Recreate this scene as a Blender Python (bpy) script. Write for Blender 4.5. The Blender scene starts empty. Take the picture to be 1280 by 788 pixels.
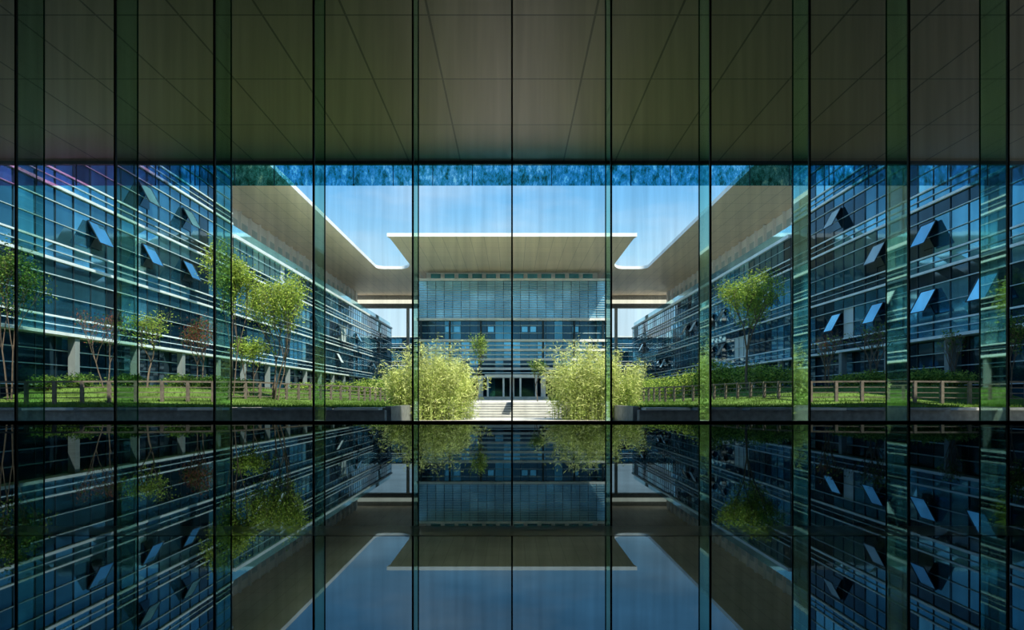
import bpy, math, random
from mathutils import Vector
R = random.Random(7)
S = bpy.context.scene
S.view_settings.view_transform = 'Standard'
S.view_settings.look = 'None'
S.view_settings.exposure = 0.3

# ------------------------------------------------------------------ materials
def nt(name):
    m = bpy.data.materials.new(name); m.use_nodes = True
    n = m.node_tree.nodes; l = m.node_tree.links
    n.clear()
    o = n.new('ShaderNodeOutputMaterial')
    return m, n, l, o

def prin(name, col, rough=0.6, metal=0.0, noise=0.0, nscale=3.0, spec=0.5, bump=0.0):
    m, n, l, o = nt(name)
    p = n.new('ShaderNodeBsdfPrincipled')
    p.inputs['Roughness'].default_value = rough
    p.inputs['Metallic'].default_value = metal
    p.inputs['Specular IOR Level'].default_value = spec
    p.inputs['Base Color'].default_value = (*col, 1)
    if noise > 0:
        tc = n.new('ShaderNodeTexCoord'); t = n.new('ShaderNodeTexNoise')
        t.inputs['Scale'].default_value = nscale; t.inputs['Detail'].default_value = 5
        l.new(tc.outputs['Object'], t.inputs['Vector'])
        r = n.new('ShaderNodeValToRGB')
        r.color_ramp.elements[0].position = 0.3; r.color_ramp.elements[1].position = 0.7
        r.color_ramp.elements[0].color = (*[c*(1-noise) for c in col], 1)
        r.color_ramp.elements[1].color = (*[min(1, c*(1+noise)) for c in col], 1)
        l.new(t.outputs['Fac'], r.inputs['Fac']); l.new(r.outputs['Color'], p.inputs['Base Color'])
        if bump > 0:
            b = n.new('ShaderNodeBump'); b.inputs['Strength'].default_value = bump
            l.new(t.outputs['Fac'], b.inputs['Height']); l.new(b.outputs['Normal'], p.inputs['Normal'])
    l.new(p.outputs['BSDF'], o.inputs['Surface'])
    return m

def panelled(name, col, joint, w, h, mortar=0.03, rough=0.5, metal=0.0, var=0.1):
    m, n, l, o = nt(name)
    p = n.new('ShaderNodeBsdfPrincipled')
    p.inputs['Roughness'].default_value = rough; p.inputs['Metallic'].default_value = metal
    tc = n.new('ShaderNodeTexCoord'); b = n.new('ShaderNodeTexBrick')
    b.offset = 0; b.squash = 1
    b.inputs['Scale'].default_value = 1
    b.inputs['Brick Width'].default_value = w; b.inputs['Row Height'].default_value = h
    b.inputs['Mortar Size'].default_value = mortar; b.inputs['Mortar Smooth'].default_value = 0
    b.inputs['Color1'].default_value = (*[c*(1-var) for c in col], 1)
    b.inputs['Color2'].default_value = (*[c*(1+var) for c in col], 1)
    b.inputs['Mortar'].default_value = (*joint, 1)
    l.new(tc.outputs['Object'], b.inputs['Vector'])
    l.new(b.outputs['Color'], p.inputs['Base Color'])
    l.new(p.outputs['BSDF'], o.inputs['Surface'])
    return m

def clearglass(name, tint, refl=0.08, gcol=(1, 1, 1), streak=0.0):
    m, n, l, o = nt(name)
    t = n.new('ShaderNodeBsdfTransparent'); t.inputs['Color'].default_value = (*tint, 1)
    g = n.new('ShaderNodeBsdfGlossy'); g.inputs['Color'].default_value = (*gcol, 1); g.inputs['Roughness'].default_value = 0.02
    lw = n.new('ShaderNodeLayerWeight'); lw.inputs['Blend'].default_value = 0.25
    mu = n.new('ShaderNodeMath'); mu.operation = 'MULTIPLY_ADD'
    l.new(lw.outputs['Fresnel'], mu.inputs[0]); mu.inputs[1].default_value = refl*2; mu.inputs[2].default_value = refl*0.3
    mx = n.new('ShaderNodeMixShader')
    l.new(mu.outputs[0], mx.inputs['Fac']); l.new(t.outputs[0], mx.inputs[1]); l.new(g.outputs[0], mx.inputs[2])
    if streak > 0:
        tc = n.new('ShaderNodeTexCoord'); mp = n.new('ShaderNodeMapping'); mp.inputs['Scale'].default_value = (5, 1, 0.25)
        ns = n.new('ShaderNodeTexNoise'); ns.inputs['Scale'].default_value = 1.6; ns.inputs['Detail'].default_value = 6
        l.new(tc.outputs['Object'], mp.inputs['Vector']); l.new(mp.outputs[0], ns.inputs['Vector'])
        r = n.new('ShaderNodeValToRGB')
        r.color_ramp.elements[0].position = 0.35; r.color_ramp.elements[1].position = 0.68
        r.color_ramp.elements[0].color = (*[c*(1-streak) for c in tint], 1); r.color_ramp.elements[1].color = (*tint, 1)
        l.new(ns.outputs['Fac'], r.inputs['Fac']); l.new(r.outputs['Color'], t.inputs['Color'])
    l.new(mx.outputs[0], o.inputs['Surface'])
    return m

def leafmat(name, col, tr=.4):
    m, n, l, o = nt(name)
    d = n.new('ShaderNodeBsdfDiffuse'); t = n.new('ShaderNodeBsdfTranslucent')
    tc = n.new('ShaderNodeTexCoord'); ns = n.new('ShaderNodeTexNoise'); ns.inputs['Scale'].default_value = 1.3
    l.new(tc.outputs['Object'], ns.inputs['Vector'])
    r = n.new('ShaderNodeValToRGB')
    r.color_ramp.elements[0].position = .3; r.color_ramp.elements[1].position = .7
    r.color_ramp.elements[0].color = (*[c*.65 for c in col], 1); r.color_ramp.elements[1].color = (*[min(1, c*1.2) for c in col], 1)
    l.new(ns.outputs['Fac'], r.inputs['Fac'])
    l.new(r.outputs[0], d.inputs[0]); l.new(r.outputs[0], t.inputs[0])
    mx = n.new('ShaderNodeMixShader'); mx.inputs[0].default_value = tr
    l.new(d.outputs[0], mx.inputs[1]); l.new(t.outputs[0], mx.inputs[2]); l.new(mx.outputs[0], o.inputs['Surface'])
    return m

def fglass(name, col, rough=0.05, metal=0.75):
    return prin(name, col, rough, metal, noise=0.35, nscale=0.22)

M = {}
M['g0'] = fglass('facade_glass_deep', (0.016, 0.066, 0.105))
M['g1'] = fglass('facade_glass_teal', (0.045, 0.19, 0.28))
M['g2'] = fglass('facade_glass_blue', (0.11, 0.40, 0.58))
M['g3'] = fglass('facade_glass_sky', (0.30, 0.66, 0.85))
M['g4'] = prin('roller_blind', (0.52, 0.64, 0.66), 0.7)
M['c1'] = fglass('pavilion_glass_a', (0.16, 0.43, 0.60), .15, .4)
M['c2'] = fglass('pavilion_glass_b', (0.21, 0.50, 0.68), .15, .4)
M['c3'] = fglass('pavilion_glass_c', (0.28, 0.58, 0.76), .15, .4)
M['band'] = prin('aluminium_band', (0.80, 0.90, 0.91), 0.45)
M['louvre'] = prin('aluminium_louvre', (0.56, 0.70, 0.74), 0.45)
M['mull'] = prin('dark_mullion', (0.02, 0.04, 0.05), 0.4, 0.3)
M['conc'] = prin('pale_stone', (0.60, 0.58, 0.53), 0.8, 0, 0.12, 1.5)
M['col'] = prin('column_stone', (0.24, 0.28, 0.28), 0.7, 0, 0.12, 1.5)
M['white'] = prin('white_fascia', (0.92, 0.91, 0.88), 0.6)
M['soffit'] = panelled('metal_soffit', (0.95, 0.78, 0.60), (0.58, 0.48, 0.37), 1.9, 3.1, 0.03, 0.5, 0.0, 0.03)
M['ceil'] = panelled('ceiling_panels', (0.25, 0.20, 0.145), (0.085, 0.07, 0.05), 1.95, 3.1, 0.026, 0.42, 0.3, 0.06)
M['dark'] = prin('dark_wall', (0.025, 0.028, 0.026), 0.6, 0, .2)
M['pane'] = clearglass('clear_pane', (0.90, 0.96, 0.96), 0.05, (1, 1, 1), 0.18)
M['fin'] = clearglass('green_fin_glass', (0.46, 0.70, 0.60), 0.22, (0.6, 0.95, 0.8))
M['finedge'] = prin('fin_glass_edge', (0.015, 0.07, 0.05), 0.15, 0.0)
M['joint'] = prin('black_silicone_joint', (0.006, 0.010, 0.010), 0.5)
M['stone'] = prin('grey_granite', (0.20, 0.21, 0.20), 0.7, 0, .3, 4)
M['paving'] = prin('pale_paving', (0.56, 0.54, 0.49), 0.8, 0, .15, 2)  # pale paving, one base colour with slight noise
M['bark'] = prin('tree_bark', (0.14, 0.105, 0.075), 0.9, 0, .3, 8)
M['fence'] = prin('weathered_timber', (0.17, 0.14, 0.11), 0.8, 0, .3, 6)
M['grass'] = prin('lawn_grass', (0.09, 0.150, 0.03), 0.95, 0, .6, 0.8, 0.1, 0.4)
M['gb'] = leafmat('grass_blade', (0.14, 0.24, 0.045))
M['ly'] = leafmat('leaf_yellow_green', (0.50, 0.62, 0.12))
M['lg'] = leafmat('leaf_green', (0.25, 0.38, 0.08))
M['ld'] = leafmat('leaf_dark', (0.07, 0.16, 0.04))
M['lr'] = leafmat('leaf_rust', (0.27, 0.10, 0.06))
M['by'] = leafmat('bamboo_leaf_light', (0.76, 0.80, 0.32), .3)
M['bg'] = leafmat('bamboo_leaf_green', (0.42, 0.52, 0.14), .3)
M['culm'] = prin('bamboo_culm', (0.30, 0.37, 0.10), 0.5)

m, n, l, o = nt('sunlit_band_glow'); e_ = n.new('ShaderNodeEmission'); e_.inputs[0].default_value = (1, .93, .74, 1); e_.inputs[1].default_value = .95  # added glow standing in for sun on the back roof band, no lamp
l.new(e_.outputs[0], o.inputs[0]); M['sun_band'] = m

# polished black floor
def blackfloor(name, lo, hi, dc):
    m, n, l, o = nt(name)
    d = n.new('ShaderNodeBsdfDiffuse'); d.inputs[0].default_value = (*dc, 1)
    g = n.new('ShaderNodeBsdfGlossy'); g.inputs['Roughness'].default_value = 0.012
    g.inputs['Color'].default_value = (0.74, 0.90, 0.98, 1)
    tc = n.new('ShaderNodeTexCoord'); ns = n.new('ShaderNodeTexNoise'); ns.inputs['Scale'].default_value = 5; ns.inputs['Detail'].default_value = 8
    l.new(tc.outputs['Object'], ns.inputs['Vector'])
    mr = n.new('ShaderNodeMapRange'); mr.inputs[1].default_value = .3; mr.inputs[2].default_value = .7
    mr.inputs[3].default_value = lo; mr.inputs[4].default_value = hi
    l.new(ns.outputs['Fac'], mr.inputs[0])
    lw = n.new('ShaderNodeLayerWeight'); lw.inputs['Blend'].default_value = 0.5
    r2 = n.new('ShaderNodeMapRange'); r2.inputs[1].default_value = .55; r2.inputs[2].default_value = 1.0; r2.inputs[3].default_value = .55; r2.inputs[4].default_value = 1.15
    l.new(lw.outputs['Facing'], r2.inputs[0])
    mu = n.new('ShaderNodeMath'); mu.operation = 'MULTIPLY'; l.new(mr.outputs[0], mu.inputs[0]); l.new(r2.outputs[0], mu.inputs[1])
    mx = n.new('ShaderNodeMixShader'); l.new(mu.outputs[0], mx.inputs[0]); l.new(d.outputs[0], mx.inputs[1]); l.new(g.outputs[0], mx.inputs[2])
    l.new(mx.outputs[0], o.inputs['Surface']); return m
M['floor'] = blackfloor('polished_black_granite', .20, .27, (0.010, 0.012, 0.010))
M['inlay'] = blackfloor('honed_floor_inlay', .17, .23, (0.20, 0.20, 0.17))

# hanging smoke-screen glass, its iridescent reflections painted in as a noise tint
m, n, l, o = nt('reflection_tint_glass')
t = n.new('ShaderNodeBsdfTransparent'); g = n.new('ShaderNodeBsdfGlossy'); g.inputs['Roughness'].default_value = .05
g.inputs['Color'].default_value = (.3, .7, 1, 1)
tc = n.new('ShaderNodeTexCoord'); mp = n.new('ShaderNodeMapping'); mp.inputs['Scale'].default_value = (2.4, 1, 1.2)
ns = n.new('ShaderNodeTexNoise'); ns.inputs['Scale'].default_value = 1.4; ns.inputs['Detail'].default_value = 10; ns.inputs['Roughness'].default_value = .85
l.new(tc.outputs['Object'], mp.inputs[0]); l.new(mp.outputs[0], ns.inputs['Vector'])
r = n.new('ShaderNodeValToRGB'); cr = r.color_ramp
cr.elements[0].position = .41; cr.elements[0].color = (0.012, 0.08, 0.07, 1)
cr.elements[1].position = .62; cr.elements[1].color = (0.55, 1.0, 0.98, 1)
e = cr.elements.new(.47); e.color = (0.03, 0.28, 0.34, 1)
e = cr.elements.new(.54); e.color = (0.08, 0.42, 0.70, 1)
l.new(ns.outputs['Fac'], r.inputs['Fac'])
sx = n.new('ShaderNodeSeparateXYZ'); l.new(tc.outputs['Object'], sx.inputs[0])
mr = n.new('ShaderNodeMapRange'); mr.inputs[1].default_value = -12.5; mr.inputs[2].default_value = -15; mr.inputs[4].default_value = .75
l.new(sx.outputs[0], mr.inputs[0])
mc = n.new('ShaderNodeMix'); mc.data_type = 'RGBA'; l.new(mr.outputs[0], mc.inputs[0]); l.new(r.outputs[0], mc.inputs[6]); mc.inputs[7].default_value = (0.85, 0.22, 0.52, 1)
l.new(mc.outputs[2], t.inputs[0])
mx = n.new('ShaderNodeMixShader'); mx.inputs[0].default_value = .12; l.new(t.outputs[0], mx.inputs[1]); l.new(g.outputs[0], mx.inputs[2])
l.new(mx.outputs[0], o.inputs['Surface']); M['refl_tint'] = m

# ------------------------------------------------------------------ mesh builder
class MB:
    def __init__(s): s.v = []; s.f = []; s.mi = []; s.mats = []
    def m(s, k):
        if k not in s.mats: s.mats.append(k)
        return s.mats.index(k)
    def quad(s, pts, k):
        b = len(s.v); s.v += [tuple(p) for p in pts]; s.f.append(tuple(range(b, b+len(pts)))); s.mi.append(s.m(k))
    def box(s, x0, x1, y0, y1, z0, z1, k, T=None):
        P = [(x0, y0, z0), (x1, y0, z0), (x1, y1, z0), (x0, y1, z0), (x0, y0, z1), (x1, y0, z1), (x1, y1, z1), (x0, y1, z1)]
        if T: P = [T(*p) for p in P]
        b = len(s.v); s.v += P; i = s.m(k)
        for f in ((0, 3, 2, 1), (4, 5, 6, 7), (0, 1, 5, 4), (1, 2, 6, 5), (2, 3, 7, 6), (3, 0, 4, 7)):
            s.f.append(tuple(b+q for q in f)); s.mi.append(i)
    def tube(s, p0, p1, r0, r1, k, n=6):
        p0 = Vector(p0); p1 = Vector(p1); d = (p1-p0)
        if d.length < 1e-5: return
        d.normalize(); a = d.orthogonal().normalized(); c = d.cross(a); b = len(s.v); i = s.m(k)
        for p, r in ((p0, r0), (p1, r1)):
            for q in range(n):
                t = 2*math.pi*q/n; s.v.append(tuple(p+(a*math.cos(t)+c*math.sin(t))*r))
        for q in range(n):
            s.f.append((b+q, b+(q+1) % n, b+n+(q+1) % n, b+n+q)); s.mi.append(i)
    def leaf(s, c, L, W, k, droop=0.0):
        d = Vector((R.gauss(0, 1), R.gauss(0, 1), R.gauss(0, .7)-droop)).normalized()
        a = Vector((R.gauss(0, 1), R.gauss(0, 1), R.gauss(0, 1))).cross(d)
        if a.length < 1e-3: return
        a.normalize(); c = Vector(c)
        s.quad([c, c+d*L*.45+a*W*.5, c+d*L, c+d*L*.45-a*W*.5], k)
    def obj(s, name, parent=None):
        me = bpy.data.meshes.new(name); me.from_pydata(s.v, [], s.f)
        for k in s.mats: me.materials.append(M[k])
        me.polygons.foreach_set('material_index', s.mi); me.update()
        o = bpy.data.objects.new(name, me); S.collection.objects.link(o)
        if parent: o.parent = parent
        return o
def empty(name):
    e = bpy.data.objects.new(name, None); S.collection.objects.link(e); return e

# ------------------------------------------------------------------ entrance hall
GY = 10.0; HC = 9.36; HW = 22.5
b = MB(); b.box(-HW, HW, -12, GY+.05, -.3, 0, 'floor'); fl = b.obj('floor')
b = MB(); b.box(-HW, HW, 1.74, 1.87, 0.0, 0.001, 'inlay'); b.obj('trim_1')
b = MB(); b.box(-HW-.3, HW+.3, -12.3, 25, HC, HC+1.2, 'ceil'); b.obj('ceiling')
b = MB(); b.box(-HW-.3, HW+.3, -12.3, -12, 0, HC, 'dark'); b.obj('wall_back')
b = MB(); b.box(-HW-.3, -HW, -12, GY, 0, HC, 'dark'); b.obj('wall_left')
b = MB(); b.box(HW, HW+.3, -12, GY, 0, HC, 'dark'); b.obj('wall_right')

cw = empty('glass_curtain_wall')
bp = MB(); bf = MB(); bm = MB()
for i in range(-15, 16):
    x = 1.5*i
    if i < 15:
        a = R.uniform(-.002, .002)
        bp.quad([(x, GY+a, 0.03), (x+1.5, GY-a, 0.03), (x+1.5, GY-a, HC), (x, GY+a, HC)], 'pane')
    if abs(i) < 15:
        bf.quad([(x, GY+.03, 0), (x, GY+.60, 0), (x, GY+.60, HC), (x, GY+.03, HC)], 'fin')
        bf.box(x-.010, x+.010, GY+.60, GY+.612, 0, HC, 'finedge')
        bm.box(x-.013, x+.013, GY-.012, GY+.03, 0, HC, 'joint')
bm.box(-HW, HW, GY-.02, GY+.05, 0, 0.03, 'joint')
bp.obj('panes', cw); bf.obj('glass_fins', cw); bm.obj('joints', cw)

# canopy edge
b = MB(); b.box(-HW-.3, HW+.3, 25, 25.15, HC-.12, HC+1.3, 'mull')
b.quad([(-HW, 25.05, HC-.12), (HW, 25.05, HC-.12), (HW, 25.05, HC-.92), (-HW, 25.05, HC-.92)], 'refl_tint')
for i in range(-15, 16):
    b.box(i*1.5-.012, i*1.5+.012, 25.03, 25.07, HC-.92, HC-.12, 'mull')
b.obj('smoke_curtain')

# ------------------------------------------------------------------ courtyard ground
b = MB(); b.box(-60, 60, GY+.06, 26.6, -1.0, -.7, 'stone'); b.obj('terrace_paving')
b = MB(); b.box(-4.9, 4.9, 26.6, 37.9, -1.0, -.7, 'paving'); b.obj('garden_paving')
b = MB(); b.quad([(-400, 26, -1.02), (400, 26, -1.02), (400, 700, -1.02), (-400, 700, -1.02)], 'paving'); b.obj('ground')
b = MB()
for i in range(6):
    b.box(-4.2, 4.2, 38+i*.6, 44.9, -.7+i*.142, -.7+(i+1)*.142, 'conc')
    b.box(-4.2, 4.2, 37.99+i*.6, 38.0+i*.6, -.7+i*.142, -.7+i*.142+.05, 'stone')
for sx in (-1, 1):
    b.box(sx*4.4-.2, sx*4.4+.2, 37.6, 44, -.7, .35, 'conc')
b.box(-.06, .06, 38, 42, -.1, .75, 'mull')
b.obj('garden_steps')
b = MB(); b.box(-5.0, 5.0, 45, 112, -.9, .152, 'paving'); b.obj('courtyard_path')
for sx in (-1, 1):  # low retaining wall in front of each lawn, with cap stones
    b = MB()
    x0, x1 = sorted((sx*5.2, sx*24)); b.box(x0, x1, 27, 27.5, -.9, -.10, 'stone')
    for k in range(9):
        xa = 5.4+k*2.1; x0, x1 = sorted((sx*xa, sx*(xa+1.8))); b.box(x0, x1, 26.7, 27.6, -.10, 0.0, 'conc' if k % 3 == 0 else 'stone')
    b.obj('retaining_wall')

def sm(t): t = max(0, min(1, t)); return t*t*(3-2*t)
def lawnz(x, y):
    a = abs(x)
    return 0.02+1.0*sm((a-8.5)/11)*sm((y-28)/7)+.12*sm((y-30)/15)+.06*math.sin(x*.7)*math.sin(y*.4)*sm((y-29)/4)
for sx in (-1, 1):
    b = MB(); nx, ny = 34, 80
    for j in range(ny+1):
        for i in range(nx+1):
            x = sx*(5.3+i*(18.6)/nx); y = 27.65+(j/ny)**1.3*78; b.v.append((x, y, lawnz(x, y)))
    for j in range(ny):
        for i in range(nx):
            q = j*(nx+1)+i; f = (q, q+1, q+nx+2, q+nx+1)
            b.f.append(f if sx > 0 else f[::-1]); b.mi.append(b.m('grass'))
    for k in range(12000):
        x = sx*R.uniform(5.5, 23.8); y = 27.7+R.random()**2*26; z = lawnz(x, y)
        h = R.uniform(.06, .15); a = R.uniform(0, 6.28); dx, dy = math.cos(a)*.02, math.sin(a)*.02
        b.quad([(x-dx, y-dy, z-.01), (x+dx, y+dy, z-.01), (x+R.uniform(-.04, .04), y, z+h)], 'gb')
    x0, x1 = sorted((sx*5.05, sx*5.3)); b.box(x0, x1, 27.65, 45, -.9, .05, 'stone')
    b.obj('lawn')

# fences
for sx in (-1, 1):
    b = MB(); P = [(-23.5, 28.6), (-14, 31), (-10.2, 44), (-8, 62), (-7.2, 90)]
    b_pts = []
    for (x0, y0), (x1, y1) in zip(P, P[1:]):
        L = math.hypot(x1-x0, y1-y0); n_ = max(1, round(L/1.15))
        for k in range(n_): b_pts.append((sx*(x0+(x1-x0)*k/n_), y0+(y1-y0)*k/n_))
    def fz(x, y): return lawnz(x, y)*.35
    for (x, y) in b_pts:
        z = lawnz(x, y); b.box(x-.065, x+.065, y-.065, y+.065, z-.02, fz(x, y)+1.12, 'fence')
    for (p, q) in zip(b_pts, b_pts[1:]):
        for h, r in ((1.08, .055), (.82, .028), (.58, .028), (.36, .028)):
            b.tube((p[0], p[1], fz(*p)+h), (q[0], q[1], fz(*q)+h), r, r, 'fence', 4)
    b.obj('timber_fence')

# ------------------------------------------------------------------ facades
def facade(b, T, L, z0, z1, fh=4.0, pw=1.5, w=(.42, .3, .16, .08, .04), cols=True, ground=True):
    """T(u,out,z)->world"""
    z = z0; fl = 0
    nP = max(1, round(L/pw)); pw = L/nP; ks = ['g0', 'g1', 'g2', 'g3', 'g4']
    while z < z1-.2:
        top = min(z+fh, z1)
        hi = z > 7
        rows = [(z, z+.9, 0), (z+.9, min(z+3.1, top), 1), (z+3.1, top, 0)]
        for (a, c, vis) in rows:
            if c <= a+.05: continue
            run = 0; k = 'g0'
            for i in range(nP):
                ww = list(w)
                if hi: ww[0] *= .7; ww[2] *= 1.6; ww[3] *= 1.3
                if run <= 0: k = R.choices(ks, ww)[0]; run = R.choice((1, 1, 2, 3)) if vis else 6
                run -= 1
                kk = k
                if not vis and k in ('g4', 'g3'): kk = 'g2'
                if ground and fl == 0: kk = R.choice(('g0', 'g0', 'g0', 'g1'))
                e = [R.uniform(-.012, .012) for _ in range(4)]
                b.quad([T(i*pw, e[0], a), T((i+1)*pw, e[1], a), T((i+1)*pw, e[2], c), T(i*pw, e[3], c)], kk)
        if not (ground and fl == 0):
            b.box(0, L, 0.02, .16, z-.09, z+.06, 'band', T)
            b.box(0, L, 0.02, .12, z+.85, z+.94, 'band', T)
            if z+3.2 < z1: b.box(0, L, 0.02, .10, z+3.1, z+3.15, 'louvre', T)
            b.box(0, L, 0.02, .10, z+.42, z+.46, 'louvre', T)
            b.box(0, L, 0.02, .09, z+2.0, z+2.03, 'louvre', T)
        z += fh; fl += 1
    b.box(0, L, -.1, .25, z1-.18, z1+.12, 'band', T)
    for i in range(nP+1):
        b.box(i*pw-.022, i*pw+.022, .02, .05, z0, z1, 'mull', T)
    if cols:
        u = 1.0
        while u < L:
            b.box(u-.2, u+.2, .3, .7, z0, z0+3.8, 'col', T); u += 6
        b.box(0, L, .02, .8, z0+3.8, z0+3.96, 'band', T)
        for h in (1.1, 2.2, 3.0): b.box(0, L, .02, .08, z0+h, z0+h+.05, 'louvre', T)

def openwin(b, T, u, zc, w=1.45, h=1.5, ang=28, k='g3'):
    a = math.radians(ang); t = zc+h/2
    P = [T(u-w/2, .15, t), T(u+w/2, .15, t), T(u+w/2, .15+h*math.sin(a), t-h*math.cos(a)), T(u-w/2, .15+h*math.sin(a), t-h*math.cos(a))]
    b.quad(P, k)
    for i in range(4): b.tube(P[i], P[(i+1) % 4], .035, .035, 'mull', 4)
    b.quad([T(u-w/2, .06, t), T(u+w/2, .06, t), T(u+w/2, .06, t-h), T(u-w/2, .06, t-h)], 'g0')

for sx in (-1, 1):
    X = 25
    b = MB()
    T = lambda u, o_, z, sx=sx: (sx*(X-o_), 24+u, z)
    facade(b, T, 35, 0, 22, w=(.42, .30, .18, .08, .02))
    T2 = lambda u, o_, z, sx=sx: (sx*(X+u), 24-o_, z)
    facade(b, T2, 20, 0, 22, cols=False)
    T3 = lambda u, o_, z, sx=sx: (sx*(X+u), 59+o_, z)
    facade(b, T3, 20, 0, 22, cols=False)
    x0, x1 = sorted((sx*(X+.1), sx*(X+20))); b.box(x0, x1, 24.1, 58.9, -.5, 21.95, 'mull')
    if sx < 0: ows = [(39.5, 10.1), (45.2, 10.1), (50.7, 10.1), (50.7, 14.1), (44.8, 14.1)]
    else: ows = [(39.5, 10.1), (44.8, 10.1), (50.7, 14.1), (39.5, 6.1), (45, 6.1), (50.7, 6.1), (34.5, 6.1)]
    for (D, z) in ows:
        openwin(b, T, D-24, z, k=('g2' if sx < 0 else R.choice(('g4', 'g3', 'g4'))))
    b.obj('office_wing')
    b = MB()
    T = lambda u, o_, z, sx=sx: (sx*(X-o_), 59.3+u, z)
    facade(b, T, 77.7, 0, 15, w=(.26, .28, .28, .14, .04))
    T4 = lambda u, o_, z, sx=sx: (sx*(X+u), 137+o_, z)
    facade(b, T4, 20, 0, 15, cols=False)
    x0, x1 = sorted((sx*(X+.1), sx*(X+20))); b.box(x0, x1, 59.3, 136.9, -.5, 15, 'conc')
    for D in range(64, 130, 6):
        for z in (6.1, 10.1):
            if R.random() < .4: openwin(b, T, D-59+R.choice((0, 1.5)), z, k=R.choice(('g2', 'g3', 'g4')))
    b.box(0, 77.7, -.3, -.24, 15.1, 16.1, 'g3', T)
    T5 = lambda u, o_, z, sx=sx: (sx*(32-o_), 59.3+u, z)
    b.box(0, 77.7, -.4, 0, 15, 22.30, 'white', T5)  # setback wall in bright white, standing in for sunlight on it
    for i in range(25):
        u = i*3+.4
        b.box(u, u+2.3, 0, .05, 16.2, 18.3, 'g2', T5); b.box(u, u+2.3, 0, .05, 19.6, 21.2, 'g4', T5)
        b.box(u+2.5, u+2.8, 0, .35, 15, 22.30, 'white', T5)
    b.box(0, 77.7, 0, .5, 18.6, 18.9, 'white', T5)
    b.obj('office_wing')

# central building
b = MB(); CY = 113.0; HWc = 15.9
T = lambda u, o_, z: (-HWc+u, CY-o_, z)
L = 2*HWc; n_ = 22; pw = L/n_
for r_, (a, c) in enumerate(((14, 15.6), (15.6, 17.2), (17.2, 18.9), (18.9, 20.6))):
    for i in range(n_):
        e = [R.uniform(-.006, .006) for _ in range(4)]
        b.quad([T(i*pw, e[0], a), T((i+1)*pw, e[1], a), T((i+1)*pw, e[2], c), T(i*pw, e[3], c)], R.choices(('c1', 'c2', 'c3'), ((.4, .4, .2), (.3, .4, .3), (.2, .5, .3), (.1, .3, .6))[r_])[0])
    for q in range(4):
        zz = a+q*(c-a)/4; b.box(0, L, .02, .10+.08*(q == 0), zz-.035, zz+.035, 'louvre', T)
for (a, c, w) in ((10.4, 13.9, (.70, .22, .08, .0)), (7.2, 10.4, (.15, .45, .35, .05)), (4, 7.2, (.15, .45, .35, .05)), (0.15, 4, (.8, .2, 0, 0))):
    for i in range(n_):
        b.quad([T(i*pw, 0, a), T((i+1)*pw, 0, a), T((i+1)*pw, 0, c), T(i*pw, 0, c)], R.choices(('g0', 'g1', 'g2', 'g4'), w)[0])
for z in (13.9, 10.3, 8.7, 7.1, 5.5, 4.1):
    b.box(-.3, L+.3, .02, .75, z-.20, z+.20, 'white', T)
for z in (9.5, 7.9, 6.3, 4.8): b.box(-.1, L+.1, .02, .45, z-.10, z+.10, 'band', T)
for z in (11.6, 12.9): b.box(0, L, .02, .15, z-.05, z+.05, 'louvre', T)
for i in range(n_+1): b.box(i*pw-.035, i*pw+.035, .02, .12, 4, 20.6, 'mull', T)
for i in (3, 4, 8, 12, 13, 18): b.box(i*pw+.25, (i+1)*pw-.25, .02, .10, 11.8, 12.7, 'g2', T)
b.box(-.3, L+.3, -.2, .6, 20.5, 20.85, 'white', T)
for i in range(7):
    u = L*i/6; u = min(max(u, .4), L-.4)
    b.box(u-.4, u+.4, .1, .9, .15, 4.2, 'white', T); b.box(u-.16, u+.16, .05, .5, 4, 14, 'mull', T)
b.box(L/2-4.5, L/2+4.5, .1, 4, 3.9, 4.4, 'white', T)
for u in (-4, -1.4, 1.4, 4): b.box(L/2+u-.15, L/2+u+.15, 3.2, 3.7, .3, 4, 'white', T)
for i in range(6): b.box(L/2-6, L/2+6, 1, 6.5-i*.45, .16, .26+i*.10, 'conc', T)
b.box(1, L-1, -2.2, -2, 20.8, 22.30, 'white', T)
for i in range(12):
    u = 1.8+i*(L-3)/12; b.box(u, u+1.7, -2, -1.95, 21.1, 22.1, 'g2', T)
b.box(0, L, -26, -.05, 0, 20.5, 'conc', T)
for sx in (-1, 1):
    T6 = lambda u, o_, z, sx=sx: (sx*(HWc+o_), CY+u, z)
    facade(b, T6, 26, 0, 20.5, cols=False)
b.obj('central_pavilion_building')

# link building behind
b = MB(); T = lambda u, o_, z: (-40+u, 150-o_, z)
facade(b, T, 80, 0, 14.5, cols=False); b.box(0, 80, -12, -.1, 0, 14.4, 'conc', T); b.obj('link_building')

# ------------------------------------------------------------------ courtyard ring roof
ZR = 22.36
def arc(cx, cy, r, a0, a1, n=12): return [(cx+r*math.cos(math.radians(a0+(a1-a0)*i/n)), cy+r*math.sin(math.radians(a0+(a1-a0)*i/n))) for i in range(n+1)]
half = []
XI = 22.8; YB = 112; XC = 16.7; YC = 89.6
half += [(XI, 27.0)]
half += arc(XI-1.4, YB-1.4, 1.4, 0, 90)
half += arc(XC+2.2, YB-3.6, 3.6, 90, 90, 1)[:1]
half += [(XC+2.2-2.2*math.sin(math.radians(a)), YB-5*(1-math.cos(math.radians(a)))) for a in range(10, 91, 10)]
half += [(XC, YC+1.2)] + [(XC+.25, YC)]
inner = half+[(-x, y) for x, y in half[::-1]]
outer = [(-48, 27), (-48, 141), (48, 141), (48, 27)]
poly = inner+outer
TH = .5
bot = [(x, y, ZR) for x, y in poly]; top = [(x, y, ZR+TH) for x, y in poly]
N = len(poly); b = MB(); b.v = bot+top
b.f.append(tuple(range(N))); b.mi.append(b.m('soffit'))
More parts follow.
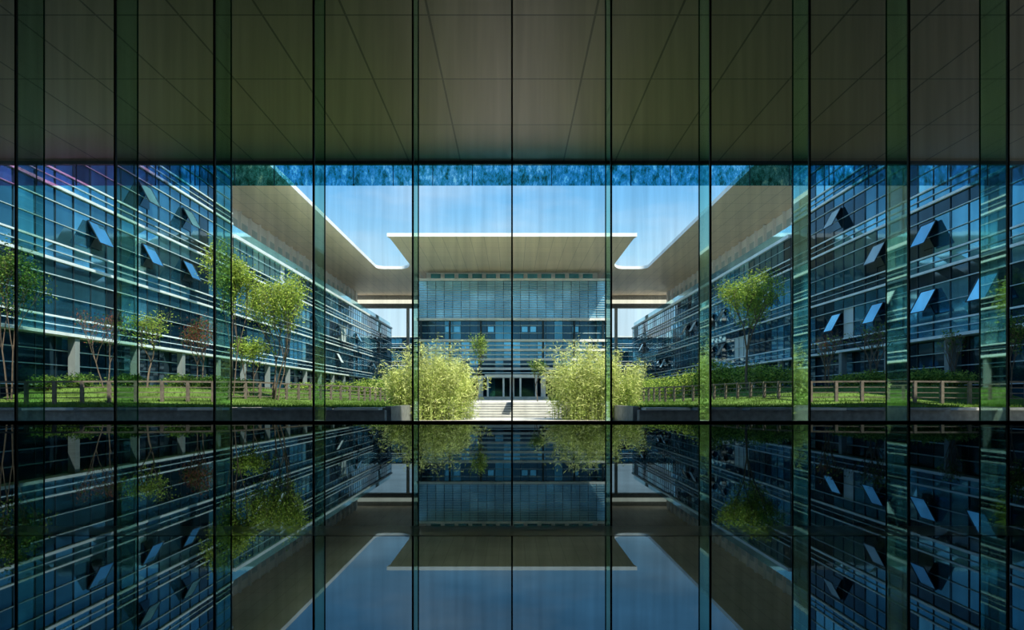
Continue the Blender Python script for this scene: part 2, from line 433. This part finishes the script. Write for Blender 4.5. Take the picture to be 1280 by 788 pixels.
b.f.append(tuple(range(2*N-1, N-1, -1))); b.mi.append(b.m('white'))
for i in range(N):
    j = (i+1) % N; b.f.append((i, j, N+j, N+i)); b.mi.append(b.m('white'))
for sx in (-1, 1):
    x0, x1 = sorted((sx*16.4, sx*48)); b.box(x0, x1, 139.5, 140.9, 20.5, 21.3, 'sun_band'); b.box(x0, x1, 139.6, 140.9, 19.6, 20.5, 'stone'); b.box(x0, x1, 140.2, 140.9, 21.3, 22.3, 'stone')  # glowing strip in place of a sunlit band, above plain stone beams
    b.box(sx*22-.3, sx*22+.3, 139.7, 140.3, 0, 19.6, 'conc')
b.obj('courtyard_roof')

# ------------------------------------------------------------------ vegetation
def tree(name, x, y, h, w, leaves, kinds, trunk_r=.09, stems=1, lsize=.15, clear=.28, spread=.50, blade=.55):
    b = MB(); z0 = lawnz(x, y)-.03; tips = []
    def grow(p, d, L, r, depth):
        segs = 3; q = p
        for s_ in range(segs):
            d = (d+Vector((R.gauss(0, .08), R.gauss(0, .08), .05))).normalized()
            q2 = q+d*L/segs
            b.tube(q, q2, r*(1-.22*s_/segs*1.3), r*(1-.22*(s_+1)/segs*1.3), 'bark', 5); q = q2
            if depth <= 2: tips.append(q)
        if depth == 0: return
        nb = 3 if depth > 1 else R.choice((2, 3)); a0 = R.uniform(0, 6.28)
        sd_ = d.orthogonal().normalized(); sc = d.cross(sd_)
        for k in range(nb):
            a = a0+6.283*k/nb+R.uniform(-.3, .3); sp_ = spread*R.uniform(.75, 1.3)
            nd = (d+(sd_*math.cos(a)+sc*math.sin(a))*sp_+Vector((0, 0, .18))).normalized()
            grow(q, nd, L*R.uniform(.62, .80), r*.58, depth-1)
    for s_ in range(stems):
        a = s_*6.28/stems+.5; lean = .16 if stems > 1 else .0
        d = Vector((math.cos(a)*lean, math.sin(a)*lean, 1)).normalized()
        grow(Vector((x+math.cos(a)*.12*(stems > 1), y+math.sin(a)*.12*(stems > 1), z0)), d, h*clear, trunk_r, 4)
    H = max(v[2] for v in b.v)-z0
    hi = [v for v in b.v if v[2] > z0+.4*H]
    xs = sorted(v[0] for v in hi); xa, xb = xs[int(len(xs)*.03)], xs[int(len(xs)*.97)]
    ys = sorted(v[1] for v in hi); ya, yb = ys[int(len(ys)*.03)], ys[int(len(ys)*.97)]
    fz_ = h*.97/H; fx = w*.9/(xb-xa); fy = w*.9/(yb-ya); cx = (xa+xb)/2; cy = (ya+yb)/2
    def fit(p):
        t = sm((p[2]-z0)/(.45*H))
        return (x+(p[0]-x-(cx-x)*t)*fx, y+(p[1]-y-(cy-y)*t)*fy, z0+(p[2]-z0)*fz_)
    b.v = [fit(v) for v in b.v]
    sg = .05*w+.08
    for k in range(leaves):
        c = Vector(fit(R.choice(tips)))+Vector((R.gauss(0, 1), R.gauss(0, 1), R.gauss(0, 1)))*sg
        if c.z < z0+.6: continue
        b.leaf(c, lsize*R.uniform(.7, 1.3), lsize*blade, R.choice(kinds), .2)
    return b.obj(name)

def at(px, D): return (px-640)/827*D
tree('ash_tree', at(290, 33), 33, 8.0, 1.9, 5600, ('ly', 'ly', 'lg'), .07, 2, .125)
tree('ash_tree', at(345, 35), 35, 7.0, 2.9, 6400, ('ly', 'ly', 'lg'), .06, 3, .125)
tree('ash_tree', at(314, 34.2), 34.2, 3.2, 1.5, 1800, ('ly', 'lg'), .04, 2, .12)
tree('ash_tree', at(934, 45), 45, 8.0, 3.6, 6500, ('ly', 'lg', 'lg'), .10, 1, .15, .30)
tree('young_maple_tree', at(184, 34), 34, 4.1, 1.8, 1300, ('lg', 'lg', 'ly'), .04, 1, .12)
tree('young_maple_tree', at(132, 34), 34, 4.2, 2.2, 650, ('lr', 'ld'), .045, 2, .1)
tree('plum_tree', at(250, 37), 37, 4.0, 1.6, 1300, ('lr', 'lr', 'ld'), .045, 2, .11)
tree('camphor_tree', at(12, 30.5), 30.5, 7.4, 2.4, 3600, ('ld', 'ld', 'lg'), .08, 2, .13)
tree('bare_plum_tree', at(1034, 36), 36, 3.4, 1.7, 90, ('lr', 'lg'), .05, 2)
tree('bare_plum_tree', at(1092, 38), 38, 3.8, 2.2, 300, ('ld', 'lg'), .06, 2)
tree('bare_plum_tree', at(1195, 36), 36, 3.3, 1.8, 160, ('ld', 'lg'), .05, 2)
tree('camphor_tree', at(1264, 31), 31, 4.0, 1.3, 1100, ('ld', 'ld', 'lg'), .05, 2, .12)
tree('young_pine_tree', at(598, 47), 47, 5.0, 1.0, 1100, ('lg', 'ld', 'ly'), .05, 1, .12)
tree('young_pine_tree', at(672, 50), 50, 3.2, 1.0, 900, ('lg', 'ld'), .05, 1, .12)

def shrub(name, blobs, n, kinds, ls=.2):
    b = MB()
    tot = sum(r[3]*r[5] for r in blobs)
    for (x, y, z, rx, ry, rz) in blobs:
        for k in range(5):
            a = R.uniform(0, 6.28); b.tube((x, y, z-rz), (x+math.cos(a)*rx*.6, y+math.sin(a)*ry*.6, z+rz*.5), .03, .01, 'bark', 4)
        for k in range(int(n*rx*rz/tot)):
            d = Vector((R.gauss(0, 1), R.gauss(0, 1), R.gauss(0, 1))).normalized()*(R.random()**.4)*R.choice((.8, .9, 1, 1.25))
            zz = max(z-rz+.02, z+d.z*rz)
            b.leaf((x+d.x*rx, y+d.y*ry, zz), ls*R.uniform(.7, 1.3), ls*.5, R.choice(kinds))
    return b.obj(name)
def row(L_, ry, n, kinds, ls, name):
    bl = []
    for px, D, top, rx in L_:
        x = at(px, D); zb = lawnz(x, D); zt = .36+(499-top)*D/827; rz = max(.35, (zt-zb)/2); bl.append((x, D, zb+rz, rx, ry, rz))
    shrub(name, bl, n, kinds, ls)
row(((838, 50, 470, 1.2), (862, 50, 464, 1.1), (890, 48, 450, 1.5), (915, 48, 456, 1.4), (950, 46, 454, 1.6), (978, 45, 458, 1.3)), 1.3, 12000, ('ly', 'ly', 'lg', 'ld'), .17, 'shrub_hedge')
row(((1060, 37, 468, .9), (1090, 37, 464, 1.0), (1125, 36, 466, 1.1), (1160, 36, 461, 1.2), (1195, 35, 464, 1.1)), 1.0, 7000, ('lg', 'ly', 'lg', 'ld'), .14, 'shrub_hedge')
row(((455, 62, 474, 1.3), (425, 66, 477, 1.6), (385, 55, 478, 1.5), (475, 58, 472, 1.4)), 1.3, 6000, ('lg', 'ly', 'ld'), .17, 'boxwood_shrub')
row(((812, 60, 470, 1.5), (824, 56, 474, 1.2)), 1.2, 2600, ('lg', 'ly'), .17, 'boxwood_shrub')
row(((60, 33, 480, .8), (100, 34, 478, .8), (160, 35, 479, .9), (225, 36, 474, .9), (262, 37, 472, .9), (300, 38, 476, 1.0)), .8, 7500, ('ld', 'lg', 'ld'), .13, 'boxwood_shrub')

def bamboo(cx, cy, rx, ry, tops):
    b = MB(); z0 = -.7
    def prof(x):
        t = (x-(cx-rx))/(2*rx)*(len(tops)-1); t = max(0, min(len(tops)-1.001, t)); i = int(t); f = t-i
        return tops[i]*(1-f)+tops[i+1]*f
    NC = 230
    clumps = [(R.uniform(-.9, .9), R.uniform(.74, 1.12)) for _ in range(10)]
    for c in range(NC):
        a = R.uniform(0, 6.28); r = math.sqrt(R.random())*.80
        x = cx+math.cos(a)*r*rx; y = cy+math.sin(a)*r*ry
        f = min(clumps, key=lambda q: abs(q[0]*rx+cx-x))[1]
        tall = c % 9 == 0
        h = prof(x)*f*R.uniform(.55, 1.0)*(1.0 if not tall else 1.0)-z0
        if tall: h = prof(x)*R.uniform(1.0, 1.16)-z0
        lx = (x-cx)*.22+R.gauss(0, .34); ly = (y-cy)*.22+R.gauss(0, .15)
        p = Vector((x, y, z0)); K = 8
        for k in range(K):
            t = (k+1)/K; q = Vector((x+lx*t*t, y+ly*t*t, z0+h*(t-.08*t*t*t)))
            b.tube(p, q, .016*(1-.7*k/K), .016*(1-.7*(k+1)/K), 'culm', 4)
            if t > .12:
                sg = .21-.14*t
                for _ in range(int((8+7*t)*(.55 if tall else 1))):
                    s = R.uniform(0, 1); c0 = p.lerp(q, s)+Vector((R.gauss(0, sg), R.gauss(0, sg), R.gauss(0, .12)))
                    b.leaf(c0, R.uniform(.16, .30), .038, 'by' if R.random() < .15+.75*t else 'bg', .35)
            p = q
    b.obj('bamboo_clump')
bamboo(at(538, 34), 34, 2.7, 1.7, (1.7, 2.6, 3.0, 3.5, 3.4, 3.1, 2.4))
bamboo(at(743, 34), 34, 2.8, 1.7, (2.4, 3.0, 3.3, 3.5, 3.0, 2.6, 1.7))

# ------------------------------------------------------------------ lights, world
sd = Vector((-.48, .52, -1.12)).normalized()
sl = bpy.data.lights.new('sun', 'SUN'); sl.energy = 6.8; sl.angle = .009; sl.color = (1, .92, .78)
so = bpy.data.objects.new('sun', sl); S.collection.objects.link(so)
so.rotation_euler = sd.to_track_quat('-Z', 'Y').to_euler()

w = bpy.data.worlds.new('sky'); S.world = w; w.use_nodes = True
n = w.node_tree.nodes; l = w.node_tree.links; n.clear()
o = n.new('ShaderNodeOutputWorld'); bg = n.new('ShaderNodeBackground')
tc = n.new('ShaderNodeTexCoord'); sp = n.new('ShaderNodeSeparateXYZ'); l.new(tc.outputs['Generated'], sp.inputs[0])
r = n.new('ShaderNodeValToRGB'); cr = r.color_ramp
cr.elements[0].position = 0.0; cr.elements[0].color = (.82, .93, 1, 1)
cr.elements[1].position = 1.0; cr.elements[1].color = (.10, .30, .70, 1)
for p_, c_ in ((.15, (.60, .84, 1.0)), (.21, (.42, .74, 1.0)), (.29, (.21, .54, .92)), (.5, (.16, .44, .86))):
    e = cr.elements.new(p_); e.color = (*c_, 1)
l.new(sp.outputs[2], r.inputs[0])
mp = n.new('ShaderNodeMapping'); mp.inputs['Scale'].default_value = (3, 3, 9); l.new(tc.outputs['Generated'], mp.inputs[0])
ns = n.new('ShaderNodeTexNoise'); ns.inputs['Scale'].default_value = 1.5; ns.inputs['Detail'].default_value = 6; l.new(mp.outputs[0], ns.inputs['Vector'])
mr = n.new('ShaderNodeMapRange'); mr.inputs[1].default_value = .5; mr.inputs[2].default_value = .8; mr.inputs[3].default_value = 0; mr.inputs[4].default_value = .40
l.new(ns.outputs['Fac'], mr.inputs[0])
mc = n.new('ShaderNodeMix'); mc.data_type = 'RGBA'; l.new(mr.outputs[0], mc.inputs[0]); l.new(r.outputs[0], mc.inputs[6]); mc.inputs[7].default_value = (.9, .95, 1, 1)
l.new(mc.outputs[2], bg.inputs[0]); bg.inputs[1].default_value = .92
l.new(bg.outputs[0], o.inputs[0])

cam = bpy.data.cameras.new('camera'); co = bpy.data.objects.new('camera', cam); S.collection.objects.link(co)
co.location = (0, 0, .36); co.rotation_euler = (math.radians(90), 0, 0)
cam.sensor_width = 36; cam.lens = 827/1280*36; cam.shift_y = 105/1280; cam.clip_end = 2000
S.camera = co
